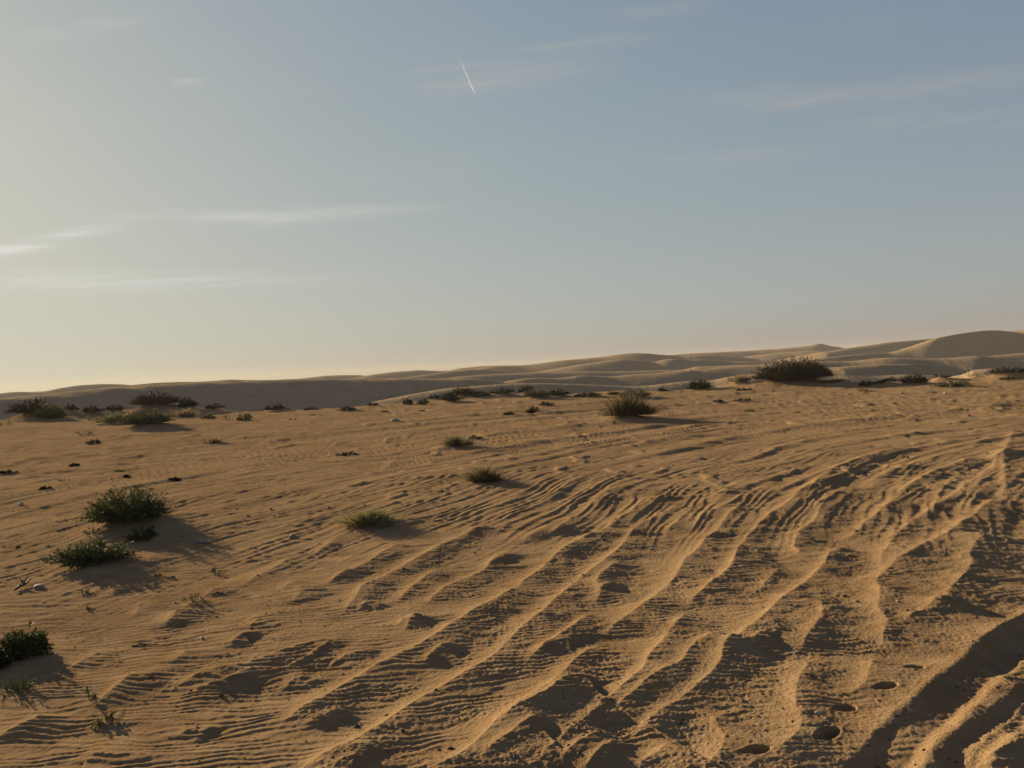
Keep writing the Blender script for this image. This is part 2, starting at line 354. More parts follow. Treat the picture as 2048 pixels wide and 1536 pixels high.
# crop, height (m), width of the lit windward side, width of the lee side, crest points
RIDGES = [
    ('g', .060, .13, .20, [(-160, 780), (0, 690), (150, 610), (300, 530), (420, 455), (640, 350), (850, 230), (1000, 140), (1150, 50)]),
    ('h', .060, .14, .22, [(100, 710), (200, 650), (350, 560), (450, 470), (560, 390), (700, 320), (790, 270), (930, 220), (960, 175), (1100, 100), (1250, 10), (1420, -60)]),
    ('g', .060, .13, .22, [(-60, 1010), (60, 960), (260, 870), (330, 820), (450, 740), (650, 620), (850, 510), (1000, 420), (1100, 320), (1230, 215), (1290, 150), (1400, 60), (1460, 20)]),
    ('h', .050, .12, .20, [(627, 680), (800, 560), (900, 470), (1020, 390), (1100, 290), (1220, 180), (1320, 140), (1540, 30)]),
    ('h', .055, .10, .18, [(180, 1390), (400, 1230), (560, 1120), (690, 1010), (820, 900)]),
    ('h', .050, .10, .18, [(760, 860), (850, 770), (820, 700), (840, 650), (920, 580), (1080, 490)]),
    ('h', .035, .08, .12, [(850, 760), (930, 715), (1010, 690)]),
    ('g', .065, .14, .22, [(560, 1080), (680, 1010), (800, 950), (900, 880), (980, 800), (1100, 710), (1250, 610), (1340, 540), (1380, 480), (1480, 400), (1580, 345)]),
    ('h', .060, .15, .24, [(900, 1170), (930, 1100), (1080, 980), (1200, 890), (1400, 740), (1500, 640), (1570, 500), (1700, 400), (1770, 310), (1860, 250), (1960, 130), (2060, 40)]),
    ('g', .050, .12, .18, [(1100, 1080), (1190, 1010), (1350, 870), (1520, 730), (1620, 640), (1740, 530), (1800, 440), (1850, 390), (1920, 300), (1990, 200)]),
    ('g', .050, .10, .18, [(1540, 780), (1640, 700), (1790, 580), (1900, 520), (1960, 490), (2000, 430), (2100, 330)]),
    ('g', .050, .10, .18, [(1300, 1010), (1480, 880), (1640, 825)]),
    ('g', .045, .09, .16, [(1400, 1060), (1480, 1000), (1550, 930), (1700, 850)]),
    ('g', .085, .10, .30, [(960, 830), (1100, 730), (1270, 650), (1390, 560), (1480, 530), (1570, 545)]),
    ('g', .060, .10, .26, [(880, 1000), (960, 940), (1080, 860), (1200, 800), (1330, 790)]),
    ('g', .050, .08, .22, [(640, 470), (700, 400), (760, 375), (880, 380)]),
    ('g', .050, .08, .20, [(520, 300), (580, 240), (640, 230), (720, 240)]),
    ('g', .045, .06, .18, [(1220, 430), (1290, 390), (1380, 370), (1430, 375)]),
    ('g', .030, .10, .10, [(0, 800), (100, 750), (280, 675)]),
    ('g', .060, .12, .26, [(-30, 985), (100, 960), (230, 925), (340, 905), (470, 930)]),
    ('g', .055, .10, .24, [(90, 1020), (260, 990), (450, 960), (560, 925), (660, 870)]),
    ('5', .045, .12, .16, [(150, 940), (250, 880), (430, 790), (520, 740), (640, 700)]),
    ('5', .050, .12, .18, [(250, 1100), (330, 1000), (350, 950), (500, 890), (620, 830), (750, 760), (960, 670), (1060, 610)]),
    ('5', .045, .12, .15, [(570, 1040), (640, 970), (740, 890), (830, 830)]),
    ('5', .045, .12, .18, [(700, 1070), (850, 960), (960, 910), (1080, 850), (1230, 740)]),
    ('5', .045, .12, .18, [(1280, 710), (1400, 650), (1520, 600)]),
    ('5', .040, .12, .16, [(1470, 680), (1570, 600), (1650, 550)]),
    ('5', .040, .12, .16, [(1660, 530), (1730, 480), (1760, 440), (1900, 380)]),
    ('5', .030, .12, .16, [(80, 770), (180, 700), (240, 660)]),
    ('5', .030, .12, .20, [(480, 290), (540, 240), (560, 215)]),
    ('5', .040, .09, .22, [(340, 1090), (390, 1045), (470, 1050), (540, 1060)]),
    ('5', .045, .08, .22, [(560, 1180), (640, 1130), (740, 1130)]),
    ('5', .040, .10, .22, [(1090, 850), (1130, 800), (1180, 790), (1260, 810)]),
    ('6', .045, .12, .18, [(-60, 760), (0, 720), (130, 620)]),
    ('6', .070, .16, .26, [(60, 1200), (200, 1080), (320, 970), (370, 870), (450, 770), (540, 680), (680, 580), (780, 500), (900, 420), (1050, 350), (1200, 300), (1330, 260)]),
    ('6', .045, .14, .20, [(110, 740), (180, 670), (330, 600), (450, 530), (610, 460)]),
    ('6', .045, .14, .18, [(210, 580), (300, 520), (400, 470)]),
    ('6', .030, .14, .20, [(540, 410), (700, 350), (930, 290)]),
    ('6', .060, .14, .24, [(600, 900), (740, 880), (700, 840), (730, 760), (830, 690), (850, 620), (940, 540), (1060, 490)]),
    ('6', .050, .16, .16, [(480, 1140), (560, 1040), (640, 950)]),
    ('6', .075, .15, .30, [(280, 1460), (420, 1350), (500, 1280), (620, 1170), (760, 1060), (860, 960), (920, 880), (1020, 830)]),
    ('6', .055, .14, .24, [(1000, 820), (1090, 740), (1180, 660), (1250, 600), (1300, 540), (1430, 460), (1580, 390), (1750, 330)]),
    ('6', .040, .14, .22, [(1220, 440), (1330, 390), (1480, 340), (1650, 290), (1850, 220)]),
    ('6', .055, .14, .26, [(680, 1500), (730, 1460), (790, 1380), (860, 1300), (860, 1200), (835, 1150)]),
    ('6', .085, .22, .28, [(1180, 1460), (1250, 1290), (1190, 1220), (1210, 1130), (1195, 1040), (1260, 960), (1400, 880), (1550, 790), (1700, 690), (1800, 610), (1900, 550)]),
    ('6', .065, .20, .24, [(1215, 960), (1225, 900), (1260, 840), (1320, 770), (1400, 690), (1550, 590), (1700, 500), (1800, 430), (1870, 370), (1915, 280)]),
    ('6', .100, .30, .42, [(1500, 1240), (1580, 1160), (1640, 1050), (1750, 940), (1730, 900), (1760, 830), (1785, 780), (1740, 740)]),
    ('6', .050, .14, .26, [(1340, 1320), (1400, 1275), (1520, 1220), (1580, 1170)]),
    ('6', .050, .16, .60, [(1880, 560), (1930, 520), (1930, 400), (1940, 280), (1990, 180)]),
    ('7', .060, .12, .22, [(-40, 870), (0, 850), (130, 760), (280, 670), (390, 590), (500, 490), (520, 420), (610, 340)]),
    ('7', .055, .12, .22, [(350, 1060), (400, 1010), (480, 930), (520, 850), (465, 770), (530, 700)]),
    ('7', .055, .16, .17, [(700, 1010), (760, 960), (880, 860), (910, 780), (870, 690), (900, 560), (960, 480), (1050, 430)]),
    ('7', .045, .14, .17, [(1100, 690), (1230, 600), (1290, 480), (1310, 430)]),
    ('7', .050, .10, .24, [(60, 1040), (120, 960), (250, 880), (330, 860)]),
    ('7', .045, .10, .22, [(390, 420), (450, 350), (540, 335)]),
    ('7', .050, .10, .24, [(660, 400), (720, 350), (790, 360)]),
    ('k', .080, .28, .26, [(-120, 1480), (0, 1390), (130, 1290), (250, 1150), (350, 1030), (480, 900), (600, 800), (700, 690), (790, 590), (850, 480), (960, 390), (1080, 290), (1190, 230), (1286, 160), (1450, 60)]),
    ('k', .080, .26, .24, [(720, 1600), (800, 1500), (900, 1370), (960, 1270), (1080, 1170), (1180, 1040), (1286, 900), (1450, 720)]),
    ('k', .070, .20, .26, [(820, 1590), (900, 1536), (1100, 1410), (1286, 1330), (1500, 1230)]),
    ('8', .045, .12, .18, [(-60, 870), (0, 840), (150, 770), (290, 700)]),
    ('8', .040, .12, .22, [(340, 490), (440, 430), (490, 405), (600, 380)]),
    ('8', .045, .12, .18, [(440, 710), (480, 690), (550, 620), (640, 550), (700, 480)]),
    ('8', .070, .10, .24, [(850, 580), (950, 530), (1100, 480), (1270, 450), (1400, 400), (1550, 350), (1700, 325), (1790, 340)]),
    ('8', .050, .05, .20, [(830, 610), (1100, 560), (1290, 495), (1430, 480), (1560, 430), (1680, 360), (1780, 350)]),
    ('8', .055, .08, .22, [(1420, 590), (1500, 530), (1590, 510), (1680, 540)]),
    ('8', .055, .08, .22, [(1670, 480), (1720, 440), (1830, 400), (1960, 380)]),
    ('8', .050, .08, .22, [(870, 830), (960, 790), (1050, 770), (1150, 780)]),
    ('8', .050, .08, .20, [(1150, 370), (1220, 310), (1290, 295), (1350, 310)]),
    ('8', .035, .12, .16, [(850, 270), (880, 240), (910, 190), (950, 165)]),
    ('8', .030, .10, .16, [(870, 460), (940, 410), (960, 380)]),
    ('8', .030, .10, .16, [(640, 230), (690, 200), (720, 130)]),
    ('8', .025, .08, .14, [(540, 760), (580, 735), (640, 722)]),
    ('8', .035, .10, .20, [(370, 960), (480, 930), (700, 940), (860, 900)]),
    ('4', .040, .14, .18, [(1400, 810), (1550, 740), (1660, 690), (1690, 640)]),
    ('4', .035, .12, .18, [(1180, 890), (1280, 810)]),
    ('4', .030, .12, .18, [(1640, 850), (1740, 780)]),
    ('4', .030, .12, .18, [(1720, 930), (1757, 860), (1740, 820)]),
    ('4', .035, .14, .18, [(1900, 820), (1960, 790), (2048, 740)]),
    ('4', .030, .14, .18, [(1840, 640), (1930, 600), (2000, 590)]),
    ('4', .030, .12, .18, [(640, 870), (720, 810)]),
    ('4', .030, .12, .18, [(820, 740), (900, 670), (930, 640)]),
    ('4', .040, .14, .18, [(950, 1060), (1010, 980), (1080, 930)]),
    ('4', .035, .10, .20, [(1420, 1010), (1500, 1020), (1440, 1070)]),
    ('6', .060, .25, .5, [(1130, 110), (1200, 75), (1240, 60)]),
    ('6', .060, .25, .5, [(1290, 90), (1370, 100), (1420, 80)]),
    ('6', .060, .25, .5, [(1430, 85), (1520, 65)]),
    ('6', .070, .3, .6, [(1560, 75), (1690, 35)]),
    ('6', .080, .3, .6, [(1800, 60), (1880, 10)]),
    ('6', .050, .25, .5, [(920, 120), (1010, 110), (1040, 100)]),
    ('6', .040, .2, .4, [(1380, 200), (1500, 165), (1640, 150)]),
]


def spline(pts, step=0.10):
    p = np.array(pts, float)
    p = np.vstack([2 * p[0] - p[1], p, 2 * p[-1] - p[-2]])
    out = []
    for i in range(1, len(p) - 2):
        n = max(2, int(np.linalg.norm(p[i + 1] - p[i]) / step))
        t = np.linspace(0, 1, n, endpoint=False)[:, None]
        a, b, cc, d = p[i - 1], p[i], p[i + 1], p[i + 2]
        out.append(0.5 * (2 * b + (cc - a) * t + (2 * a - 5 * b + 4 * cc - d) * t ** 2 + (3 * b - a - 3 * cc + d) * t ** 3))
    out.append(p[-2][None])
    return np.vstack(out)


RW = []
AMP_K = .70
for k, (cr, amp, wl, wr, pts) in enumerate(RIDGES):
    ox, oy, sc = CROP[cr]
    g = np.array([ground(ox + x / sc, oy + y / sc, .7 * amp) for x, y in pts])
    dmean = np.hypot(g[:, 0], g[:, 1]).mean()
    g = spline(g, max(0.06, 0.012 * dmean))
    if g[-1, 1] < g[0, 1]: g = g[::-1]
    # a hand-drawn line is too clean: let the crest wander a little
    seg = np.gradient(g, axis=0); nrm = np.stack([seg[:, 1], -seg[:, 0]], 1); nrm /= np.linalg.norm(nrm, axis=1)[:, None] + 1e-9
    arc = np.concatenate([[0], np.cumsum(np.linalg.norm(np.diff(g, axis=0), axis=1))])
    wobb = 0.008 * perlin(arc / 0.22, np.full_like(arc, k * 3.7), 5) + 0.016 * perlin(arc / 0.7, np.full_like(arc, k * 1.9), 8)
    RW.append((g + nrm * wobb[:, None], arc, *((amp * AMP_K, wl * .60, wr * 1.7) if RIDGES[k][0] != 'k' and amp < .1 else (amp * .76, wl * .8, wr * 1.1)), k))

CHANNELS = [  # the fresh wheel ruts at the right: half width, depth, line along the bottom
    (.092, .040, [(-60, 1680), (150, 1480), (330, 1300), (560, 1080), (800, 850), (1000, 650), (1200, 480), (1420, 320), (1600, 200)]),
    (.075, .030, [(700, 1620), (840, 1470), (1000, 1330), (1150, 1190), (1300, 1060), (1500, 880)]),
]
CH = [(w_, d_, spline([ground(1762 + px / 4.315, 1180 + py / 4.315, -.02) for px, py in p_])) for w_, d_, p_ in CHANNELS]
FOOT = [(1830, 1350, .062, .050, 6), (1771, 1391, .082, .048, 16), (1688, 1430, .074, .055, 10), (1654, 1483, .084, .045, 22), (1510, 1515, .082, .055, 10), (1392, 1580, .08, .05, 14)]
PITS = [(1700, 1152, .17, .055), (1965, 1165, .30, .05), (620, 1288, .20, .035), (505, 1272, .13, .03), (885, 1304, .14, .03), (1120, 1294, .10, .03),
        (1530, 1284, .09, .035), (905, 1240, .12, .03), (1170, 1370, .14, .03), (800, 1515, .2, .03), (620, 1350, .10, .03), (1105, 1430, .2, .03),
        (400, 1462, .13, .03), (1000, 1510, .2, .03), (665, 1325, .1, .02), (1360, 1490, .1, .03), (490, 1270, .1, .02)]


def ridges(x, y):
    h = np.zeros_like(x); lee = np.zeros_like(x); lit = np.zeros_like(x)
    for g, arc, amp, wl, wr, k in RW:
        R = max(wl * 4.2, wr * 2.6)
        m = np.nonzero((x > g[:, 0].min() - R) & (x < g[:, 0].max() + R) & (y > g[:, 1].min() - R) & (y < g[:, 1].max() + R))[0]
        if len(m) == 0: continue
        X = x[m]; Y = y[m]
        best = np.full(len(m), 1e9); sd = np.zeros(len(m)); ta = np.zeros(len(m))
        n = len(g)
        # coarse pass over vertices in chunks keeps this quick
        for i in range(n - 1):
            ax, ay = g[i]; dx, dy = g[i + 1] - g[i]
            L2 = dx * dx + dy * dy + 1e-12
            q = np.nonzero((np.abs(X - ax - dx / 2) < R + abs(dx)) & (np.abs(Y - ay - dy / 2) < R + abs(dy)))[0]
            if len(q) == 0: continue
            rx = X[q] - ax; ry = Y[q] - ay
            t = np.clip((rx * dx + ry * dy) / L2, 0, 1)
            ex = rx - t * dx; ey = ry - t * dy
            d2 = ex * ex + ey * ey
            b = d2 < best[q]
            qq = q[b]
            best[qq] = d2[b]
            sd[qq] = np.sign(rx[b] * dy - ry[b] * dx) * np.sqrt(d2[b])
            ta[qq] = arc[i] + t[b] * math.sqrt(L2)
        ok = best < R * R
        m = m[ok]; sd = sd[ok]; ta = ta[ok]
        L = arc[-1]; e = min(0.30 * L, 0.28)
        taper = sstep(ta, 0, e) * sstep(L - ta, 0, e)
        A = amp * taper * (0.93 + 0.28 * perlin(ta / 0.7, np.full_like(ta, k * 2.3), 2))
        wlv = wl * (1 + 0.35 * perlin(ta / 0.4, np.full_like(ta, k * 5.1), 4)); wrv = wr * (1 + 0.3 * perlin(ta / 0.35, np.full_like(ta, k * 4.1), 6))
        a = np.maximum(-sd, 0); b = np.maximum(sd, 0)
        prof = np.where(sd < 0, np.exp(-a / wlv) * sstep(4.2 * wlv - a, 0, 1.5 * wlv), 1 - sstep(b, -0.25 * wrv, wrv) * 1.0)
        crest = np.where(sd < 0, 1.0, 1.0)
        lee0 = 1 - sstep(np.array([0.0]), -0.25, 1.0)[0]
        prof = np.where(sd < 0, prof, prof / lee0)
        hollow = -0.18 * np.exp(-((sd - 1.25 * wrv) / (0.55 * wrv)) ** 2)
        h[m] += A * (prof + hollow)
        w = taper * np.minimum(amp / (.05 * AMP_K), 1.2)
        lee[m] = np.maximum(lee[m], w * sstep(sd, -0.01, 0.03) * (1 - sstep(sd, wrv * 0.9, wrv * 1.9)))
        lit[m] = np.maximum(lit[m], w * (sd < 0) * np.exp(-a / (wlv * 1.3)))
    return h, lee, lit


def plain_height(x, y):
    r = np.hypot(x, y); a = np.arctan2(x, y)
    h = 0.05 * perlin(x / 7.0, y / 7.0, 1) + 0.030 * perlin(x / 2.6, y / 2.6, 2) + 0.010 * perlin(x / 0.9, y / 0.9, 3)
    rh, lee, lit = ridges(x, y)
    h += rh
    # drifts running away to the right, everywhere between and beyond the traced ones
    # (old wheel marks swinging to the right: they curve round a far centre)
    S = -np.hypot(x - 20.5, y + 1.5) + .5 * perlin(x / 5, y / 5, 11); T = 21.0 * np.arctan2(y + 1.5, 20.5 - x)
    near = sstep(r, 7.5, 12.0)
    for lam, amp, sd_, wgt in ((0.135, .0165, 27, (.0 + 1.0 * sstep(r, 6.5, 10.0)) * (1 - sstep(r, 18, 28)) * (1 - .5 * sstep(x, 0, 4))), (0.30, .014, 21, .10 + .90 * near), (0.62, .032, 22, .05 + .95 * near), (1.4, .065, 25, .85 * sstep(r, 10, 18)), (2.9, .10, 29, .8 * sstep(r, 18, 28))):
        ph = S / lam + 1.0 * perlin(S / (lam * 2.6), T / (lam * 11.0), sd_) + 0.16 * perlin(S / (lam * 1.2), T / (lam * 3.5), sd_ + 1)
        f = ph - np.floor(ph)
        p = np.where(f < .66, (f / .66) ** 2.0, 0.5 + 0.5 * np.cos(np.pi * (f - .66) / .34))
        amp_m = sstep(perlin(S / (lam * 2.0), T / (lam * 8.0), sd_ + 2), -0.25 if lam > .2 else -.6, 0.55 if lam > .2 else .3)
        rightw = sstep(x - 0.02 * y, -4.5, 1.5) * .4 + .6 if lam > .2 else 1.0
        h += amp * wgt * amp_m * rightw * (p - .4)
        lit = np.maximum(lit, 0.35 * (lam > .2) * amp_m * np.where(f < .66, f / .66, 0))
        lee = np.maximum(lee, .45 * (lam > .2) * wgt * amp_m * (f > .66))
    # broad flat waves across the plain
    wv = y * 0.985 - x * 0.17
    for lam, amp, sd_, r0 in ((0.42, .0140, 31, 5), (0.19, .0070, 33, 5), (0.95, .032, 35, 12), (2.1, .065, 37, 22)):
        ph = wv / lam + 0.9 * perlin(x / (lam * 5), y / (lam * 2.2), sd_) + .3 * perlin(x / (lam * 1.5), y / (lam * .9), sd_ + 1)
        am = sstep(perlin(x / (lam * 4), y / (lam * 3), sd_ + 2), -.35, .5)
        f = ph - np.floor(ph)
        p = np.where(f < .4, f / .4, 1 - (f - .4) / .6); p = p * p * (3 - 2 * p)
        h += amp * am * (p - .5) * ((0.4 if r0 == 5 else 0) + (.6 if r0 == 5 else 1) * sstep(r, r0, r0 * 1.7)) * (1 - .6 * lit)
    # wind ripples, about 8 cm from crest to crest
    fade = 1 - sstep(r, 10.0, 18.0)
    wv2 = y * 0.995 - x * (.05 + .10 * sstep(r, 4, 9))
    ph = wv2 / 0.070 + 1.25 * perlin(x / .55, y / .30, 41) + .55 * perlin(x / .17, y / .12, 42) + 2.4 * perlin(x / 2.4, y / 1.6, 43) + 3.0 * rh / .05 * .25
    f = ph - np.floor(ph)
    p = np.where(f < .36, f / .36, 1 - (f - .36) / .64); p = p * p * (3 - 2 * p)
    am = (.5 + .5 * sstep(perlin(x / .5, y / .4, 44), -.4, .35)) * (1 + .15 * sstep(-x + .12 * y, .3, 1.6))
    h += .0060 * am * fade * (p - .5) * (1 - .85 * np.clip(lit * 1.3, 0, 1))
    # crumbly crust on the lee sides and in loose patches
    patch = sstep(fbm(x / .8, y / .6, 51, 2), .25, .65) * .40
    cr = np.clip(np.maximum(lee * (0.55 + .6 * perlin(x / .3, y / .3, 52)), patch * (1 - lit)), 0, 1)
    n = fbm(x / .040, y / .036, 53, 2, .6)
    h += cr * .0070 * np.abs(n) * (1 - sstep(r, 12, 22)) + cr * .008 * perlin(x / .13, y / .11, 55)
    h += .0016 * perlin(x / .03, y / .03, 56) * fade
    # small hummocks and blown-out scraps of crust across the open sand
    hm = sstep(perlin(x / .42, y / .60, 57), .34, .62) * (.4 + .6 * sstep(perlin(x / 3.1, y / 3.7, 58), -.2, .3))
    h += .022 * hm * sstep(r, 8, 13) + .035 * sstep(perlin(x / .9, y / 1.5, 59), .40, .68) * sstep(r, 14, 22)
    for w_, d_, g in CH:
        m = np.nonzero((x > g[:, 0].min() - .5) & (x < g[:, 0].max() + .5) & (y > g[:, 1].min() - .5) & (y < g[:, 1].max() + .5))[0]
        if len(m) == 0: continue
        X = x[m]; Y = y[m]; best = np.full(len(m), 1e9)
        for i in range(len(g) - 1):
            a_ = g[i]; dd = g[i + 1] - g[i]
            t = np.clip(((X - a_[0]) * dd[0] + (Y - a_[1]) * dd[1]) / (dd @ dd + 1e-12), 0, 1)
            best = np.minimum(best, (X - a_[0] - t * dd[0]) ** 2 + (Y - a_[1] - t * dd[1]) ** 2)
        best = np.sqrt(best) * (1 + .10 * perlin(X / .3, Y / .3, 77))
        h[m] -= d_ * (1 - sstep(best, w_ * .45, w_ * 1.5))
    # pits and footprints
    for px, py, rad, dep in PITS:
        g = ground(px, py)
        m = np.nonzero((np.abs(x - g[0]) < rad * 2.5) & (np.abs(y - g[1]) < rad * 2.5))[0]
        q = ((x[m] - g[0]) ** 2 + (y[m] - g[1]) ** 2) / rad ** 2
        h[m] -= .5 * dep * np.exp(-q * 1.4)
    for px, py, ln, dep, ang in FOOT:
        g = ground(px, py)
        m = np.nonzero((np.abs(x - g[0]) < .4) & (np.abs(y - g[1]) < .4))[0]
        t = math.radians(ang); ct, st = math.cos(t), math.sin(t)
        u = (x[m] - g[0]) * ct + (y[m] - g[1]) * st; v = -(x[m] - g[0]) * st + (y[m] - g[1]) * ct
        wdt = 0.031 * (1 - .15 * np.clip(u / ln, -1, 1) ** 2) * (1 + .20 * np.sin(u / ln * 3.0 + .6))
        q = np.sqrt((u / (ln * .95)) ** 2 + (v / (wdt * 1.1)) ** 2) + .10 * perlin(u / .06, v / .06, 61)
        inside = 1 - sstep(q, .72, 1.02)
        rim = np.exp(-((q - 1.22) / .22) ** 2)
        base = h[m].mean()
        h[m] = h[m] * (1 - inside) + (np.minimum(h[m], h[m]) - dep * (1 + .35 * u / ln - .30 * np.exp(-(u / ln / .3) ** 2))) * inside + .0015 * rim * (1 + .6 * perlin(u / .05, v / .05, 63))
    # sand piled round the plants, with a tail drawn out down wind
    for (g, w, hh, zz, md) in SPOT:
        top = zz + md * np.clip(w / .9, .45, 2.2)
        if top < .004: continue
        R = max(.62 * w, .10)
        m = np.nonzero((np.abs(x - g[0]) < 4.5 * R) & (np.abs(y - g[1]) < 4.5 * R))[0]
        if len(m) == 0: continue
        u = (x[m] - g[0]); v = (y[m] - g[1] - .12 * w)
        u = np.where(u > 0, u / 1.5, u * 1.15)
        nn = .30 * perlin(x[m] / (R * .9), y[m] / (R * .9), 71)
        q = np.sqrt(u * u + (v * 1.15) ** 2) / R + nn
        bump = np.exp(-np.maximum(q, 0) ** 2 * 1.25) + .012 * perlin(x[m] / .35, y[m] / .35, 73) * np.exp(-q * q * .7)
        h[m] = h[m] * (1 - .45 * np.exp(-q * q)) + top * bump
    # beyond the edge the plain drops into the valley
    e = edge_d(a)
    inside_view = sstep(np.abs(a), math.radians(60), math.radians(42))
    drop = sstep(r, e - .3, e + 13.0)
    h = h * (1 - drop) - 6.5 * drop
    return h, lee, lit


# ------------------------------------------------------------------ materials
def sand_material(name, base, dark, pale, bump_scale, bump_dist, ripple=False):
    mt = bpy.data.materials.new(name); mt.use_nodes = True
    t = mt.node_tree; t.nodes.clear(); q = NT(t)
    geo = q.n('ShaderNodeNewGeometry'); P = geo.outputs['Position']
    n1 = q.noise(P, 0.55, 4.0, .6); n2 = q.noise(P, 6.0, 4.0, .6); n3 = q.noise(P, 320.0 if not ripple else 3.0, 2.0, .7)
    colr = q.mix(q.ramp(n1, .32, .68), base, dark)
    colr = q.mix(q.m('MULTIPLY', q.ramp(n2, .42, .72), .75), colr, pale)
    colr = q.mix(q.ramp(n3, .40, .70, 0, .28), colr, (dark[0] * .62, dark[1] * .6, dark[2] * .58, 1))
    bs = q.n('ShaderNodeBsdfPrincipled')
    q.link(colr, bs.inputs['Base Color'])
    bs.inputs['Roughness'].default_value = 1.0
    bs.inputs['Specular IOR Level'].default_value = 0.0
    bs.inputs['Diffuse Roughness'].default_value = 0.0 if ripple else 0.14      # dry grains: dull against the light
    hgt = q.m('ADD', q.m('MULTIPLY', q.noise(P, bump_scale, 4.0, .65), 1.0), q.m('MULTIPLY', q.noise(P, bump_scale * 4.3, 3.0, .6), .35))
    if ripple:
        sp = q.n('ShaderNodeSeparateXYZ'); q.link(P, sp.inputs[0])
        wv = q.noise(q.xyz(q.m('MULTIPLY', sp.outputs[0], 1.6), q.m('MULTIPLY', sp.outputs[1], .35), q.m('MULTIPLY', sp.outputs[2], .8)), .9, 4.0, .6, .4)
        hgt = q.m('ADD', hgt, q.m('MULTIPLY', wv, 1.6))
    bp = q.n('ShaderNodeBump'); bp.inputs['Strength'].default_value = 1.0; bp.inputs['Distance'].default_value = bump_dist
    q.link(hgt, bp.inputs['Height']); q.link(bp.outputs[0], bs.inputs['Normal'])
    out = q.n('ShaderNodeOutputMaterial'); q.link(bs.outputs[0], out.inputs[0])
    return mt


def plant_material(name, a, b, transl=.25, rough=.7):
    mt = bpy.data.materials.new(name); mt.use_nodes = True
    t = mt.node_tree; t.nodes.clear(); q = NT(t)
    geo = q.n('ShaderNodeNewGeometry')
    rnd = geo.outputs['Random Per Island']
    n = q.noise(geo.outputs['Position'], 9.0, 3.0, .6)
    f = q.m('ADD', q.m('MULTIPLY', rnd, .65), q.m('MULTIPLY', n, .35))
    colr = q.mix(f, a, b)
    bs = q.n('ShaderNodeBsdfPrincipled'); q.link(colr, bs.inputs['Base Color'])
    bs.inputs['Roughness'].default_value = rough; bs.inputs['Specular IOR Level'].default_value = .2
    tr = q.n('ShaderNodeBsdfTranslucent'); q.link(colr, tr.inputs[0])
    mx = q.n('ShaderNodeMixShader'); mx.inputs[0].default_value = transl
    q.link(bs.outputs[0], mx.inputs[1]); q.link(tr.outputs[0], mx.inputs[2])
    out = q.n('ShaderNodeOutputMaterial'); q.link(mx.outputs[0], out.inputs[0])
    return mt


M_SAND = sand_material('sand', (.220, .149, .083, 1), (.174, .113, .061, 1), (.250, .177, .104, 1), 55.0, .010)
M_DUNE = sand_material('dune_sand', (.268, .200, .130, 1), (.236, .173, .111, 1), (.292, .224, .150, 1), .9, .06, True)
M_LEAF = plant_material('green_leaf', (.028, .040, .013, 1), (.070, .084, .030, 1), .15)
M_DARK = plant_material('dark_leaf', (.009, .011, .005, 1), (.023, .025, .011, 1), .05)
M_GRASS = plant_material('green_grass', (.075, .080, .032, 1), (.14, .13, .058, 1), .25)
M_PALE = plant_material('pale_grass', (.12, .115, .046, 1), (.23, .19, .09, 1), .3)
M_RED = plant_material('reddish_grass', (.062, .044, .018, 1), (.105, .085, .033, 1), .15)
M_DRY = plant_material('dry_grass', (.15, .105, .055, 1), (.26, .19, .10, 1), .25)
M_STEM = plant_material('stem_bark', (.055, .042, .028, 1), (.11, .085, .055, 1), .0, .9)
M_WOOD = plant_material('weathered_wood', (.030, .024, .018, 1), (.065, .05, .036, 1), .0, .9)
M_STONE = plant_material('pale_stone', (.135, .115, .09, 1), (.20, .172, .14, 1), .0, .9)
M_GREY = plant_material('grey_stone', (.12, .11, .10, 1), (.20, .18, .16, 1), .0, .9)
M_SHELL = plant_material('white_scrap', (.24, .215, .18, 1), (.31, .28, .24, 1), .0, .8)
M_CLOD = plant_material('sand_clod', (.22, .15, .09, 1), (.32, .22, .13, 1), .0, 1.0)


# ------------------------------------------------------------------ the sand plain: one sheet round the camera
def polar_sheet(name, rr, aa, height, mat):
    nr, na = len(rr), len(aa)
    A, Rr = np.meshgrid(aa, rr)
    x = (Rr * np.sin(A)).ravel(); y = (Rr * np.cos(A)).ravel()
    z = height(x, y)
    idx = np.arange(nr * na).reshape(nr, na)
    nxt = np.roll(idx, -1, axis=1)
    q = np.stack([idx[:-1], nxt[:-1], nxt[1:], idx[1:]], -1).reshape(-1, 4)[:, ::-1]
    me = np_mesh(name, np.stack([x, y, z], 1), quads=q)
    o = link(name, me, mat)
    o['kind'] = 'structure'
    return o


VIEW = math.radians(38.0)


def az_columns(n_view, n_rest):
    a = np.linspace(-VIEW, VIEW, n_view)
    t = np.linspace(0, 1, n_rest + 2)[1:-1]
    rest = VIEW + (2 * math.pi - 2 * VIEW) * (t - np.sin(2 * math.pi * t) / (2 * math.pi) * .85)
    return np.concatenate([a, rest])


inv = np.linspace(1 / 3.25, 1 / 50.0, 800)
rr = np.concatenate([[.02, .3, .6, .9, 1.2, 1.5, 1.8, 2.1, 2.4, 2.6, 2.8, 2.95, 3.05, 3.15], 1 / inv, np.linspace(50.4, 64, 22)])
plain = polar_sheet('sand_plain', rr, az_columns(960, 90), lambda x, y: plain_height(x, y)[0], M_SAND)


# ------------------------------------------------------------------ the dunes beyond: another sheet out to the horizon
def dline(ox, oy, sc, pts):
    return [(ox + x / sc, oy + y / sc) for x, y in pts]


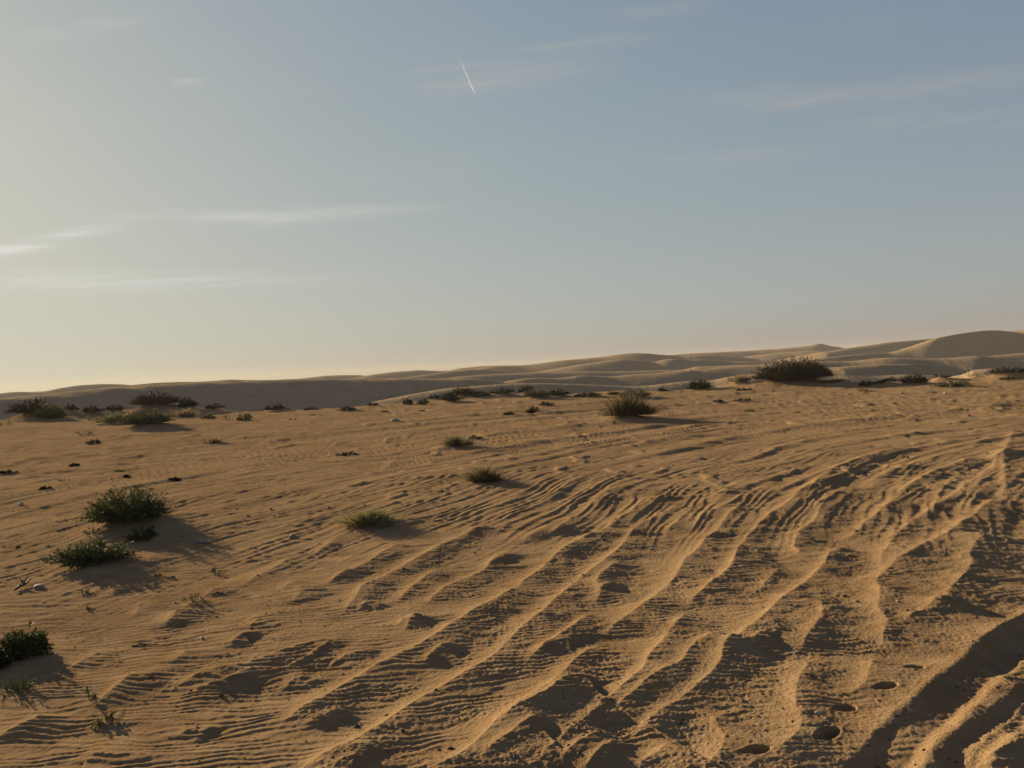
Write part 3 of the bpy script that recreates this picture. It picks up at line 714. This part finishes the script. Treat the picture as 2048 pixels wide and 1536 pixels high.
C1 = (0, 640, 2.926); C2 = (680, 640, 2.926); C3 = (1348, 640, 2.926)
DUNES = [  # crest in photograph pixels, distance at both ends, rounding (m), near slope, far slope
    ([(-300, 815), (0, 797), (75, 790), (140, 784), (210, 777), (290, 771), (380, 766), (470, 762), (560, 759), (650, 758)] +
     dline(*C2, [(0, 345), (250, 343), (500, 341), (700, 341), (850, 350), (930, 362), (1000, 375), (1100, 392), (1250, 410)]), 96, 112, 2.6, .42, .10),
    (dline(*C2, [(700, 395), (900, 378), (1050, 370), (1200, 370), (1350, 374), (1500, 380), (1700, 388), (1800, 386), (1900, 372), (2000, 362), (2048, 358)]) +
     dline(*C3, [(120, 352), (200, 360), (330, 330), (500, 310), (700, 318), (850, 330), (930, 337), (1000, 325), (1200, 325), (1340, 319), (1500, 325), (1660, 328)]), 92, 100, 1.4, .36, .10),
    (dline(*C3, [(1560, 345), (1680, 322), (1760, 292), (1850, 285), (1950, 292), (2048, 300), (2300, 320)]), 76, 78, 1.2, .34, .1),
    (dline(*C2, [(880, 385), (960, 362), (1060, 342), (1180, 338), (1280, 345), (1340, 332), (1420, 322), (1500, 328), (1600, 332), (1700, 318), (1850, 312), (1950, 300), (2048, 292)]) +
     dline(*C3, [(150, 290), (300, 275), (450, 264), (600, 255), (850, 240), (1050, 242), (1150, 228), (1250, 218), (1350, 220), (1500, 226), (1620, 222), (1700, 216), (1780, 205), (1850, 212), (1900, 225), (2048, 240), (2300, 250)]), 128, 150, 2.2, .34, .10),
    (dline(*C3, [(1000, 272), (1200, 260), (1380, 258), (1480, 264), (1600, 285), (1700, 305)]), 102, 110, 1.6, .34, .1),
    (dline(*C2, [(600, 345), (700, 330), (850, 320), (1000, 312), (1150, 305), (1300, 303), (1450, 300), (1600, 302), (1800, 296), (2048, 290)]) +
     dline(*C3, [(100, 272), (250, 270), (400, 262), (560, 262)]), 180, 190, 3.0, .30, .10),
    (dline(*C2, [(1080, 315), (1180, 300), (1400, 260), (1550, 240), (1650, 231), (1750, 236), (1850, 245), (1900, 229), (1970, 226), (2048, 233)]) +
     dline(*C3, [(150, 229), (230, 233), (320, 243), (430, 243), (530, 248), (640, 256)]), 235, 250, 3.2, .32, .10),
    (dline(*C2, [(660, 340), (720, 325), (760, 300), (800, 282), (900, 268), (1080, 265), (1180, 252), (1300, 235), (1420, 226), (1540, 215), (1620, 202), (1700, 194), (1780, 194), (1850, 200), (1950, 208), (2048, 212)]) +
     dline(*C3, [(100, 203), (250, 206), (400, 216), (500, 232)]), 320, 330, 4.0, .30, .12),
    (dline(*C2, [(250, 345), (380, 338), (520, 318), (640, 300), (760, 290), (850, 288), (900, 292)]), 240, 260, 3.0, .30, .12),
    (dline(*C2, [(600, 305), (700, 282), (820, 270), (920, 266), (1020, 272)]), 430, 430, 5.0, .30, .12),
    (dline(*C2, [(60, 345), (170, 322), (300, 305), (460, 293), (560, 298), (640, 296), (720, 300)]), 420, 430, 5.0, .30, .12),
    (dline(*C1, [(1700, 350), (1780, 340), (1900, 326), (2000, 322), (2100, 322), (2180, 330)]), 520, 520, 6.0, .30, .12),
    (dline(*C1, [(-200, 440), (0, 430), (60, 422), (140, 419), (200, 424), (260, 418), (360, 396), (480, 380), (600, 374), (720, 376), (800, 385), (900, 400)]), 460, 480, 6.0, .34, .12),
    (dline(*C1, [(650, 395), (760, 382), (900, 368), (1050, 362), (1150, 362), (1250, 356), (1350, 348), (1450, 352)]), 170, 170, 3.0, .25, .1),
    (dline(*C3, [(380, 222), (440, 211), (600, 192), (760, 182), (850, 180), (930, 188), (1020, 200)]), 390, 395, 4.0, .30, .12),
    (dline(*C3, [(-100, 212), (0, 202), (150, 192), (300, 186), (450, 178), (600, 168), (750, 155), (810, 146), (850, 134), (900, 148), (960, 158), (1040, 168)]), 500, 530, 2.0, .30, .2),
    (dline(*C3, [(700, 248), (850, 225), (1000, 208), (1150, 195), (1270, 190), (1400, 150), (1530, 105), (1620, 88), (1700, 75), (1780, 64), (1830, 60), (1900, 60), (2000, 70), (2060, 82), (2200, 110), (2400, 130)]), 232, 295, 2.4, .50, .12),
    (dline(*C3, [(900, 185), (1000, 166), (1120, 150), (1250, 131), (1400, 118), (1530, 106), (1700, 95)]), 330, 375, 5.0, .26, .12),
    (dline(*C3, [(1880, 75), (1960, 66), (2048, 60), (2300, 50)]), 420, 420, 6.0, .26, .12),
    (dline(*C3, [(1600, 232), (1750, 222), (1880, 208), (2048, 192), (2300, 180)]), 172, 184, 3.0, .28, .12),
]
DN = []
for pts, d0, d1, rnd, sn, sf in DUNES:
    P = []
    for i, (px, py) in enumerate(pts):
        v = ray(px, py); hv = math.hypot(v[0], v[1]); t = i / (len(pts) - 1)
        d = d0 + (d1 - d0) * t
        P.append((math.atan2(v[0], v[1]), d, CAM_H + v[2] / hv * d))
    P = np.array(P); P = P[np.argsort(P[:, 0])]
    # smooth the crest height along its length
    af = np.linspace(P[0, 0], P[-1, 0], 400)
    zf = np.interp(af, P[:, 0], P[:, 2]); df = np.interp(af, P[:, 0], P[:, 1])
    kx = np.hanning(31); kx /= kx.sum()
    zf = np.convolve(np.pad(zf, 15, mode='edge'), kx, 'valid')
    DN.append((af, df, zf, rnd * (1.7 if len(DN) == 0 else 1.35), sn, sf))


def dune_height(x, y):
    r = np.hypot(x, y); a = np.arctan2(x, y)
    h = -6.6 + .8 * perlin(x / 60, y / 60, 81) + 1.2 * perlin(x / 25, y / 90, 82)
    off = sstep(np.abs(a), math.radians(38), math.radians(50))
    h = h + off * (2.0 + 3.0 * perlin(x / 70, y / 45, 85)) * sstep(r, 75, 140)
    h = h + sstep(r, 600, 1300) * (3.0 + 2.0 * perlin(x / 300, y / 200, 86))
    K = 1.2
    for i, (af, df, zf, rnd, sn, sf) in enumerate(DN):
        m = np.nonzero((a > af[0] - .35) & (a < af[-1] + .35) & (r < df.max() + 150))[0]
        A = a[m]
        z = np.interp(A, af, zf); d = np.interp(A, af, df)
        over = np.maximum(np.maximum(af[0] - A, A - af[-1]), 0) * d
        z = z - .16 * (np.sqrt(over ** 2 + 9) - 3)
        u = r[m] - d - .35 * rnd * perlin(A * d / (rnd * 5), np.full_like(A, i * 3.1), 83)
        rag = perlin(A * d / (rnd * .55) + u * .25, u / (rnd * 1.8), 95 + i) + .6 * perlin(A * d / (rnd * .25) + u * .6, u / (rnd * .9), 96 + i)
        core = np.sqrt(u * u + rnd * rnd) - rnd
        prof = np.where(u < 0, (.40 if i == 0 else max(sn * 1.3, .40)) * core, sf * core)
        q = z - prof + .06 * rnd * perlin(x[m] / (rnd * 2.2), y[m] / (rnd * 4), 84 + i) * sstep(np.abs(u), .3 * rnd, 3 * rnd)
        q = q + (.024 if i == 0 else .0) * rnd * rag * np.exp(-((u + .7 * rnd) / (1.5 * rnd)) ** 2)
        hm = h[m]
        dlt = np.abs(hm - q)
        h[m] = np.maximum(hm, q) + np.where(dlt < K * .25, (K * .25 - dlt) ** 2 / (K), 0) * 0.5
    return h


rd = np.concatenate([np.exp(np.linspace(math.log(60), math.log(560), 300)), np.exp(np.linspace(math.log(575), math.log(1600), 24))])
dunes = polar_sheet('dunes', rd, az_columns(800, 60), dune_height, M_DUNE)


# ------------------------------------------------------------------ plants
def sample_z(x, y):
    return plain_height(np.array([x, x + .02, x - .02], float), np.array([y, y, y], float))[0].min()


def tubes(paths, radii, sides=3):
    """paths: (n, k, 3); radii: (n, k) -> verts, quads"""
    n, k, _ = paths.shape
    ang = np.arange(sides) / sides * 2 * np.pi
    tan = np.gradient(paths, axis=1)
    tan /= np.linalg.norm(tan, axis=2, keepdims=True) + 1e-9
    ref = np.where(np.abs(tan[..., 2:3]) > .9, np.array([1., 0, 0]), np.array([0, 0, 1.]))
    b1 = np.cross(tan, ref); b1 /= np.linalg.norm(b1, axis=2, keepdims=True) + 1e-9
    b2 = np.cross(tan, b1)
    v = paths[:, :, None] + radii[:, :, None, None] * (b1[:, :, None] * np.cos(ang)[:, None] + b2[:, :, None] * np.sin(ang)[:, None])
    idx = np.arange(n * k * sides).reshape(n, k, sides)
    nx = np.roll(idx, -1, axis=2)
    q = np.stack([idx[:, :-1], nx[:, :-1], nx[:, 1:], idx[:, 1:]], -1).reshape(-1, 4)
    return v.reshape(-1, 3), q


def curve_pts(p0, p1, p2, k):
    t = np.linspace(0, 1, k)[None, :, None]
    return (1 - t) ** 2 * p0[:, None] + 2 * t * (1 - t) * p1[:, None] + t * t * p2[:, None]


def unit(v):
    return v / (np.linalg.norm(v, axis=-1, keepdims=True) + 1e-9)


def shrub_parts(rs, Wd, Hh, n, leaf, per, fullness=1.0):
    """stems fanning out of a foot into an uneven dome, small pointed leaves all along them"""
    ph = rs.uniform(0, 2 * np.pi, n)
    th = np.arccos(np.clip(1 - rs.uniform(0, 1, n) ** .85 * 1.02, -.02, 1))
    lob = (.98 if fullness < 2 else .86) + .13 * np.sin(ph * 2 + rs.uniform(0, 6)) + .13 * np.sin(ph * 5 + rs.uniform(0, 6))
    rad = rs.uniform(.72, 1.04, n) * lob
    dep = .75
    tip = np.stack([Wd / 2 * np.sin(th) * np.cos(ph) * rad, Wd / 2 * dep * np.sin(th) * np.sin(ph) * rad, Hh * (np.cos(th) * .95 + .06) * rs.uniform(.55, 1.15, n) * (.85 + .2 * lob)], 1)
    base = tip * np.array([.30, .30, 0]) * rs.uniform(.3, 1.1, (n, 1)) * fullness
    base[:, 2] = -.03 * Hh
    mid = (base + tip) / 2 + np.array([0, 0, .22 * Hh]) * rs.uniform(.2, 1.1, (n, 1)) + rs.normal(0, .05, (n, 3)) * Wd * .5
    k = 5
    path = curve_pts(base, mid, tip, k)
    rr_ = np.linspace(1, .35, k)[None] * rs.uniform(.7, 1.2, (n, 1)) * max(leaf * .10, .0022)
    sv, sq = tubes(path, rr_)
    nb = max(4, n // 9)
    pick = rs.choice(n, nb)
    b0 = path[pick, 2]; b2 = tip[pick] * rs.uniform(1.0, 1.28, (nb, 1)) + rs.normal(0, .06, (nb, 3)) * Wd; b2[:, 2] = np.maximum(b2[:, 2], .04 * Hh)
    bv, bq = tubes(curve_pts(b0, (b0 + b2) / 2 + rs.normal(0, .04, (nb, 3)) * Wd, b2, 5), np.linspace(1, .3, 5)[None] * np.full((nb, 1), max(leaf * .08, .0018)))
    sq = np.concatenate([sq, bq + len(sv)]); sv = np.concatenate([sv, bv])
    # leaves
    t = np.clip(rs.beta(1.6, 1.0, (n, per)), .12, 1.0)
    f = t * (k - 1); i0 = np.minimum(f.astype(int), k - 2); fr = (f - i0)[..., None]
    rows = np.arange(n)[:, None]
    p = path[rows, i0] * (1 - fr) + path[rows, i0 + 1] * fr
    tn = unit(path[rows, i0 + 1] - path[rows, i0])
    p = p.reshape(-1, 3); tn = tn.reshape(-1, 3)
    keep = p[:, 2] > -.02 * Hh
    p, tn = p[keep], tn[keep]
    m = len(p)
    d = unit(tn * .75 + rs.normal(0, .62, (m, 3)) + np.array([0, 0, .25]))
    L = leaf * rs.uniform(.6, 1.3, (m, 1))
    sd = unit(np.cross(d, rs.normal(0, 1, (m, 3)))) * L * .20
    up = np.cross(d, unit(sd)) * L * .10
    a = p; b = p + d * L * .5 + sd + up; cc = p + d * L; e = p + d * L * .5 - sd + up
    lv = np.stack([a, b, cc, e], 1).reshape(-1, 3)
    ii = np.arange(m)[:, None] * 4
    lt = np.concatenate([ii + np.array([[0, 1, 2]]), ii + np.array([[0, 2, 3]])])
    return (sv, sq), (lv, lt)


def grass_parts(rs, Wd, Hh, n, width, spread=.35):
    """fine arching blades"""
    nc = 9
    cp = rs.uniform(0, 2 * np.pi, nc); cq = np.sqrt(rs.uniform(0, 1, nc)); cq[0] = .1; cq[1] = .25
    cx, cy, ch = Wd * spread * cq * np.cos(cp), Wd * spread * .7 * cq * np.sin(cp), rs.uniform(.55, 1.05, nc) * (1 - .5 * cq ** 2)
    ci = rs.choice(nc, n, p=(lambda a_: a_ / a_.sum())(rs.uniform(.3, 1.2, nc) * (1.25 - cq)))
    ph = rs.uniform(0, 2 * np.pi, n); q = np.abs(rs.normal(0, .5, n))
    base = np.stack([cx[ci] + Wd * .16 * q * np.cos(ph), cy[ci] + Wd * .12 * q * np.sin(ph), np.full(n, -.02 * Hh)], 1)
    lean = unit(np.stack([np.cos(ph) * q + 1.2 * base[:, 0] / Wd, np.sin(ph) * q * .7 + 1.2 * base[:, 1] / Wd, np.zeros(n)], 1) + rs.normal(0, .3, (n, 3)) * np.array([1, 1, 0]))
    ht = Hh * ch[ci] * rs.beta(1.7, 1.2, n) * 1.15
    out = Wd * rs.uniform(.04, .30, n) * (.4 + q)
    tip = base + lean * out[:, None]; tip[:, 2] += ht
    mid = base + lean * (out * .25)[:, None]; mid[:, 2] += ht * .75
    path = curve_pts(base, mid, tip, 4)
    side = unit(np.cross(path[:, 3] - path[:, 0], rs.normal(0, 1, (n, 3))))
    wv = np.array([1, .85, .55, .08])[None, :, None] * width * rs.uniform(.7, 1.3, (n, 1, 1))
    l = path - side[:, None] * wv / 2; r_ = path + side[:, None] * wv / 2
    v = np.concatenate([l, r_], 1).reshape(-1, 3)
    ii = np.arange(n)[:, None, None] * 8
    k = np.arange(3)[None, :, None]
    qd = ii + np.concatenate([k, k + 4, k + 5, k + 1], 2)
    return v, qd.reshape(-1, 4)


for i, (px, py, w, h, kind, md, lab) in enumerate(PLANTS):
    g, Wd, Hh, zz, _ = SPOT[i]
    d = math.hypot(*g)
    rs = np.random.RandomState(100 + i)
    z = sample_z(g[0], g[1] + .05 * Wd) - .004
    far = d > 25
    names = {SH: 'desert_shrub', DK: 'desert_shrub', SP: 'twiggy_sprig', GR: 'grass_tuft', RG: 'grass_tuft', PG: 'grass_tuft', DRY: 'dry_grass_tuft'}
    cats = {SH: 'shrub', DK: 'shrub', SP: 'sprig', GR: 'grass', RG: 'grass', PG: 'grass', DRY: 'grass'}
    root = bpy.data.objects.new(names[kind], None)
    root.empty_display_size = .1
    COL.objects.link(root)
    root.location = (g[0], g[1], z)
    root.rotation_euler = (0, 0, 0)
    tag(root, lab, cats[kind])
    pxm = d / (F_PX / 2)            # one render pixel in metres
    Hb = Hh * (.76 if kind == SH else .74 if h < 40 else (.84 if kind == RG else (.74 if kind == PG else .80)))
    if kind in (SH, DK, SP):
        if kind == SP:
            n, per, leaf = int(np.clip(w / 3.2, 5, 26)), 9, max(.022, 1.3 * pxm)
        else:
            area = w * h
            n = int(np.clip(area / (36 if not far else 9), 26, 420)); per = 24 if not far else 13
            leaf = max(.030 if kind == SH else .028, 1.45 * pxm)
            if w > 120 and not far: n, per = (520, 24) if h > 60 else (220, 22)
            if w > 140 and far: n, per = 1500, 16
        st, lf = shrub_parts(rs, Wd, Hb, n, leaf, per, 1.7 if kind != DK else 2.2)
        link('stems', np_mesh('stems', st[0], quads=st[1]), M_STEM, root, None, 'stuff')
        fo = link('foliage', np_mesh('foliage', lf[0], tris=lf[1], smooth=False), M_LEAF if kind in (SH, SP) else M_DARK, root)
        fo['kind'] = 'stuff'
    else:
        area = w * h
        n = int(np.clip(area * .42, 80, 1900))
        wd = max(.0035, .42 * pxm)
        v, qd = grass_parts(rs, Wd, Hb * 1.12, n, wd, .44 if kind != RG else .38)
        mat = {GR: M_GRASS, RG: M_RED, PG: M_PALE, DRY: M_DRY}[kind]
        fo = link('blades', np_mesh('blades', v, quads=qd, smooth=False), mat, root); fo['kind'] = 'stuff'
        n2 = max(8, n // 16)
        ph = rs.uniform(0, 2 * np.pi, n2); q = np.sqrt(rs.uniform(0, 1, n2))
        b = np.stack([Wd * .28 * q * np.cos(ph), Wd * .2 * q * np.sin(ph), np.full(n2, -.02)], 1)
        tp = b * np.array([1.6, 1.6, 0]) + np.stack([np.zeros(n2), np.zeros(n2), Hb * rs.uniform(.3, .75, n2)], 1)
        v, qd = tubes(curve_pts(b, (b + tp) / 2 + rs.normal(0, .03, (n2, 3)) * Wd, tp, 4), np.linspace(1, .4, 4)[None] * np.full((n2, 1), max(.0025, .3 * pxm)))
        link('stems', np_mesh('stems', v, quads=qd), M_STEM, root, None, 'stuff')


# ------------------------------------------------------------------ stones, sticks, scraps
def lump_mesh(name, rs, sx, sy, sz, rough=.22, cut=.35):
    import bmesh
    bm = bmesh.new()
    bmesh.ops.create_icosphere(bm, subdivisions=3, radius=1.0)
    v = np.array([q.co[:] for q in bm.verts])
    o = rs.uniform(0, 50)
    n = fbm(v[:, 0] * 1.3 + o + v[:, 2] * .8, v[:, 1] * 1.3 - o + v[:, 2] * 1.1, 3, 3)
    v = v * (1 + rough * n)[:, None]
    # a few worn flat faces
    for _ in range(5):
        dr = unit(rs.normal(0, 1, 3)); lim = rs.uniform(.62, .85)
        dd = v @ dr
        v = v - np.maximum(dd - lim, 0)[:, None] * dr * .85
    v[:, 2] = np.where(v[:, 2] < -cut, -cut + (v[:, 2] + cut) * .3, v[:, 2])
    for q, co in zip(bm.verts, v * np.array([sx, sy, sz])): q.co = co
    me = bpy.data.meshes.new(name); bm.to_mesh(me); bm.free()
    me.polygons.foreach_set('use_smooth', np.full(len(me.polygons), True))
    return me


STONES = [  # px, py, width px, height px, material, name, label, category
    (78, 1172, 20, 11, M_STONE, 'pale_stone', 'pale rounded stone beside the driftwood branch at the left edge', 'stone'),
    (587, 1074, 20, 12, M_STONE, 'pale_stone', 'pale angular stone left of the pale green grass dome', 'stone'),
    (404, 1270, 10, 8, M_SHELL, 'white_shell', 'small white shell-like fragment on the left foreground sand', 'shell'),
    (42, 1009, 10, 9, M_SHELL, 'white_shell', 'small white fragment on sand at the far left, above the shrubs', 'shell'),
    (93, 1091, 14, 6, M_CLOD, 'sand_clod', 'reddish sand clod left of the spreading shrub', 'clod'),
    (405, 1084, 24, 9, M_GREY, 'flat_stone', 'dark flat stone on sand right of the largest left shrub', 'stone'),
    (658, 1019, 8, 6, M_GREY, 'small_stone', 'little dark stone above the pale green grass dome', 'stone'),
    (790, 843, 22, 8, M_GREY, 'flat_stone', 'dark flat stone lying alone on the sand left of centre', 'stone'),
    (1637, 1446, 13, 8, M_SHELL, 'white_shell', 'pale shell fragment beside the footprints at the lower right', 'shell'),
    (1796, 1221, 7, 5, M_SHELL, 'white_shell', 'tiny white fragment in the dark hollow at the right', 'shell'),
    (1892, 789, 9, 4, M_SHELL, 'white_scrap', 'white scrap lying on the sand near the right plain edge', 'scrap'),
    (915, 893, 8, 7, M_SHELL, 'white_scrap', 'white scrap caught in the green grass tuft above centre', 'scrap'),
    (1155, 797, 14, 8, M_STONE, 'pale_stone', 'pale stone at the left end of a low dark bush, plain edge', 'stone'),
    (1805, 788, 9, 4, M_GREY, 'dark_chip', 'dark chip on the bare sand below the broad right bush', 'stone'),
    (1000, 1048, 6, 4, M_GREY, 'small_stone', 'tiny dark stone on the sand right of the pale grass dome', 'stone'),
    (948, 1104, 7, 5, M_GREY, 'small_stone', 'tiny dark stone in the centre of the rippled sand', 'stone'),
    (1516, 1106, 9, 6, M_GREY, 'small_stone', 'dark pebble on rippled sand right of centre', 'stone'),
    (1217, 1072, 5, 4, M_SHELL, 'white_shell', 'tiny white fragment on a shaded slope near the centre', 'shell'),
    (1197, 1416, 9, 6, M_GREY, 'small_stone', 'dark pebble on a lit crest at the bottom centre', 'stone'),
    (870, 1066, 6, 4, M_SHELL, 'white_shell', 'tiny pale fragment right of the pale green grass dome', 'shell'),
    (492, 826, 10, 4, M_STONE, 'pale_stone', 'pale flat stone at the plain edge below the left dune', 'stone'),
    (466, 821, 9, 4, M_STONE, 'pale_stone', 'pale stone right of the small dark clumps, plain edge', 'stone'),
    (1945, 1304, 7, 5, M_GREY, 'small_stone', 'tiny dark stone on the tyre rut berm at the right', 'stone'),
    (1740, 1310, 6, 5, M_GREY, 'small_stone', 'tiny dark stone beside the bright crest above the footprints', 'stone'),
]
for i, (px, py, w, h, mt, nm, lab, cat) in enumerate(STONES):
    g = ground(px, py); d = math.hypot(*g); sc = math.hypot(d, CAM_H) / F_PX
    rs = np.random.RandomState(500 + i)
    z = sample_z(*g)
    me = lump_mesh(nm, rs, w * sc * .42, w * sc * .30, h * sc * .55)
    o = link(nm, me, mt, None, (g[0], g[1], z + h * sc * .12))
    tag(o, lab, cat)

STICKS = [  # list of pixel points, radius m, lift m, name, label
    ([(262, 1282), (285, 1279), (318, 1281)], .007, .012, 'dead_stick', 'dark straight dead stick lying on the sand, lower left'),
    ([(422, 1182), (434, 1179), (448, 1181)], .008, .010, 'dead_stick', 'short dark dead stick right of the lone green sprig'),
    ([(112, 1063), (128, 1060), (150, 1056), (176, 1049)], .012, .022, 'creeping_root', 'dark creeping root running left from the largest left shrub'),
    ([(28, 1181), (40, 1174), (52, 1168), (62, 1160)], .014, .05, 'driftwood_branch', 'dark forked driftwood branch left of the pale rounded stone'),
    ([(762, 824), (778, 822), (792, 826)], .03, .04, 'dead_stick', 'dark flat stick at the plain edge left of the dark pair'),
    ([(836, 822), (850, 821), (866, 824)], .03, .04, 'dead_stick', 'dark flat stick below the dark pair of bushes'),
    ([(1576, 825), (1590, 826), (1600, 824)], .015, .02, 'dead_stick', 'thin dark stick on the bare sand right of centre'),
    ([(1100, 835), (1120, 838), (1138, 839)], .03, .03, 'dead_stick', 'dark driftwood piece right of the ball-shaped bush'),
]
for i, (pts, rad, lift, nm, lab) in enumerate(STICKS):
    g = np.array([ground(*p) for p in pts])
    rs = np.random.RandomState(700 + i)
    zz = np.array([sample_z(*q) for q in g])
    o0 = np.array([g[0][0], g[0][1], zz[0]])
    p3 = np.column_stack([g, zz + lift * (.3 + np.linspace(.2, 1, len(g)) * .6)])
    fine = []
    for k in range(3):
        fine.append(np.interp(np.linspace(0, len(g) - 1, 14), np.arange(len(g)), p3[:, k]))
    fine = np.array(fine).T - o0 + rs.normal(0, rad * .35, (14, 3))
    rad_ = rad * (1 - .5 * np.linspace(0, 1, 14)) * rs.uniform(.75, 1.25, 14)
    rad_[0] *= .4; rad_[-1] *= .3
    paths = [fine]; rads = [rad_]
    nb = 3 if nm in ('driftwood_branch', 'creeping_root') else 1
    for b in range(nb):
        j = rs.randint(3, 11)
        dirv = unit(fine[min(j + 1, 13)] - fine[j]) + rs.normal(0, .6, 3) + np.array([0, 0, .7])
        ln = np.linalg.norm(fine[-1] - fine[0]) * rs.uniform(.15, .4)
        br = fine[j] + unit(dirv)[None] * np.linspace(0, ln, 14)[:, None] + rs.normal(0, rad * .2, (14, 3))
        br[0] = fine[j]
        paths.append(br); rads.append(rad * .55 * np.linspace(1, .3, 14))
    v, q = tubes(np.array(paths), np.array(rads), 6)
    o = link(nm, np_mesh(nm, v, quads=q), M_WOOD, None, o0)
    tag(o, lab, 'stick' if nm == 'dead_stick' else ('root' if 'root' in nm else 'branch'))

# bits of dry plant and grit scattered on the sand
rs = np.random.RandomState(900)
N = 2600
rad = 1 / rs.uniform(1 / 3.4, 1 / 44, N); aa = rs.uniform(-math.radians(37), math.radians(37), N)
x = rad * np.sin(aa); y = rad * np.cos(aa)
hh, lee_, _l = plain_height(x, y)
keep = (rs.uniform(0, 1, N) < .25 + .75 * np.clip(lee_ * 1.3 + sstep(perlin(x / 1.3, y / 1.3, 91), .1, .4), 0, 1)) & (rad < edge_d(aa) - 1)
x, y, hh, rad = x[keep], y[keep], hh[keep], rad[keep]
n = len(x)
siz = np.clip(rs.lognormal(0, .5, n) * .006, .003, .02) * np.clip(rad / 6, .9, 2.6)
oct_v = np.array([[1, 0, 0], [-.9, .1, 0], [0, .6, 0], [.1, -.55, 0], [0, 0, .55], [0, 0, -.5]])
oct_t = np.array([[0, 2, 4], [2, 1, 4], [1, 3, 4], [3, 0, 4], [2, 0, 5], [1, 2, 5], [3, 1, 5], [0, 3, 5]])
th = rs.uniform(0, 2 * np.pi, n); ct, st = np.cos(th), np.sin(th)
loc = oct_v[None] * (siz[:, None] * rs.uniform(.6, 1.5, (n, 3)))[:, None]
vx = loc[..., 0] * ct[:, None] - loc[..., 1] * st[:, None] + x[:, None]
vy = loc[..., 0] * st[:, None] + loc[..., 1] * ct[:, None] + y[:, None]
vz = loc[..., 2] + hh[:, None] + siz[:, None] * .12
v = np.stack([vx, vy, vz], -1).reshape(-1, 3)
t = (np.arange(n)[:, None, None] * 6 + oct_t[None]).reshape(-1, 3)
lit_o = link('plant_litter', np_mesh('plant_litter', v, tris=t, smooth=False), M_WOOD)
lit_o['kind'] = 'stuff'
tag(lit_o, 'dark crumbs of dry plant and grit scattered over the sand', 'litter')

# ------------------------------------------------------------------ contrail, nine kilometres up
ALT = 9000.0


def at_alt(px, py):
    v = ray(px, py); t = (ALT - CAM_H) / v[2]
    return np.array([0, 0, CAM_H]) + v * t


head, tail = at_alt(950, 188), at_alt(908, 92)
mt = bpy.data.materials.new('ice_cloud'); mt.use_nodes = True
tt = mt.node_tree; tt.nodes.clear(); q = NT(tt)
tcn = q.n('ShaderNodeTexCoord'); spn = q.n('ShaderNodeSeparateXYZ'); q.link(tcn.outputs['Generated'], spn.inputs[0])
dfs = q.n('ShaderNodeBsdfDiffuse'); dfs.inputs[0].default_value = (.8, .8, .8, 1)
trl = q.n('ShaderNodeBsdfTranslucent'); trl.inputs[0].default_value = (.8, .8, .8, 1)
mx1 = q.n('ShaderNodeMixShader'); mx1.inputs[0].default_value = .5
q.link(dfs.outputs[0], mx1.inputs[1]); q.link(trl.outputs[0], mx1.inputs[2])
tsp = q.n('ShaderNodeBsdfTransparent')
mx2 = q.n('ShaderNodeMixShader')
lw = q.n('ShaderNodeLayerWeight'); lw.inputs[0].default_value = .5
fade = q.m('MULTIPLY', q.ramp(spn.outputs[0], .05, .85, 0, .5), q.ramp(lw.outputs['Facing'], .2, 1.0, 1.0, 0.1))
q.link(fade, mx2.inputs[0])
q.link(tsp.outputs[0], mx2.inputs[1]); q.link(mx1.outputs[0], mx2.inputs[2])
ou = q.n('ShaderNodeOutputMaterial'); q.link(mx2.outputs[0], ou.inputs[0])
dirv = tail - head; side = unit(np.cross(dirv, [0, 0, 1.]))
k = 40
t_ = np.linspace(0, 1, k)
paths = []; rads = []
for sgn in (-1, 1):
    offs = 16.0 * sgn * np.minimum(1, .5 + t_ * 3)
    pp = dirv[None] * t_[:, None] + side[None] * offs[:, None] + np.stack([np.zeros(k)] * 2 + [12 * np.sin(t_ * 21 + sgn)], 1)
    paths.append(pp); rads.append(np.interp(t_, [0, .02, .12, .5, 1], [2, 11, 17, 15, 7]))
v, qd = tubes(np.array(paths), np.array(rads), 12)
co = link('contrail', np_mesh('contrail', v, quads=qd), mt, None, head)
tag(co, 'short white aircraft contrail slanting down in the upper middle sky', 'contrail')

# ------------------------------------------------------------------ haze lying over the dunes
HZ = np.array([[sx, sy, sz] for sz in (-14.0, 13.0) for sx, sy in ((-1700, -1700), (1700, -1700), (1700, 1700), (-1700, 1700))], float)
hz = np_mesh('haze', HZ, quads=[[3, 2, 1, 0], [4, 5, 6, 7], [0, 1, 5, 4], [1, 2, 6, 5], [2, 3, 7, 6], [3, 0, 4, 7]], smooth=False)
mh = bpy.data.materials.new('dusty_air'); mh.use_nodes = True
tt = mh.node_tree; tt.nodes.clear(); q = NT(tt)
pv = q.n('ShaderNodeVolumePrincipled')
pv.inputs['Color'].default_value = (.62, .58, .52, 1)
pv.inputs['Density'].default_value = .00028
pv.inputs['Anisotropy'].default_value = 0.0
ou = q.n('ShaderNodeOutputMaterial'); q.link(pv.outputs[0], ou.inputs['Volume'])
ho = link('haze', hz, mh, None, None, 'stuff')
tag(ho, 'thin dusty haze in the air over the distant dunes', 'haze')
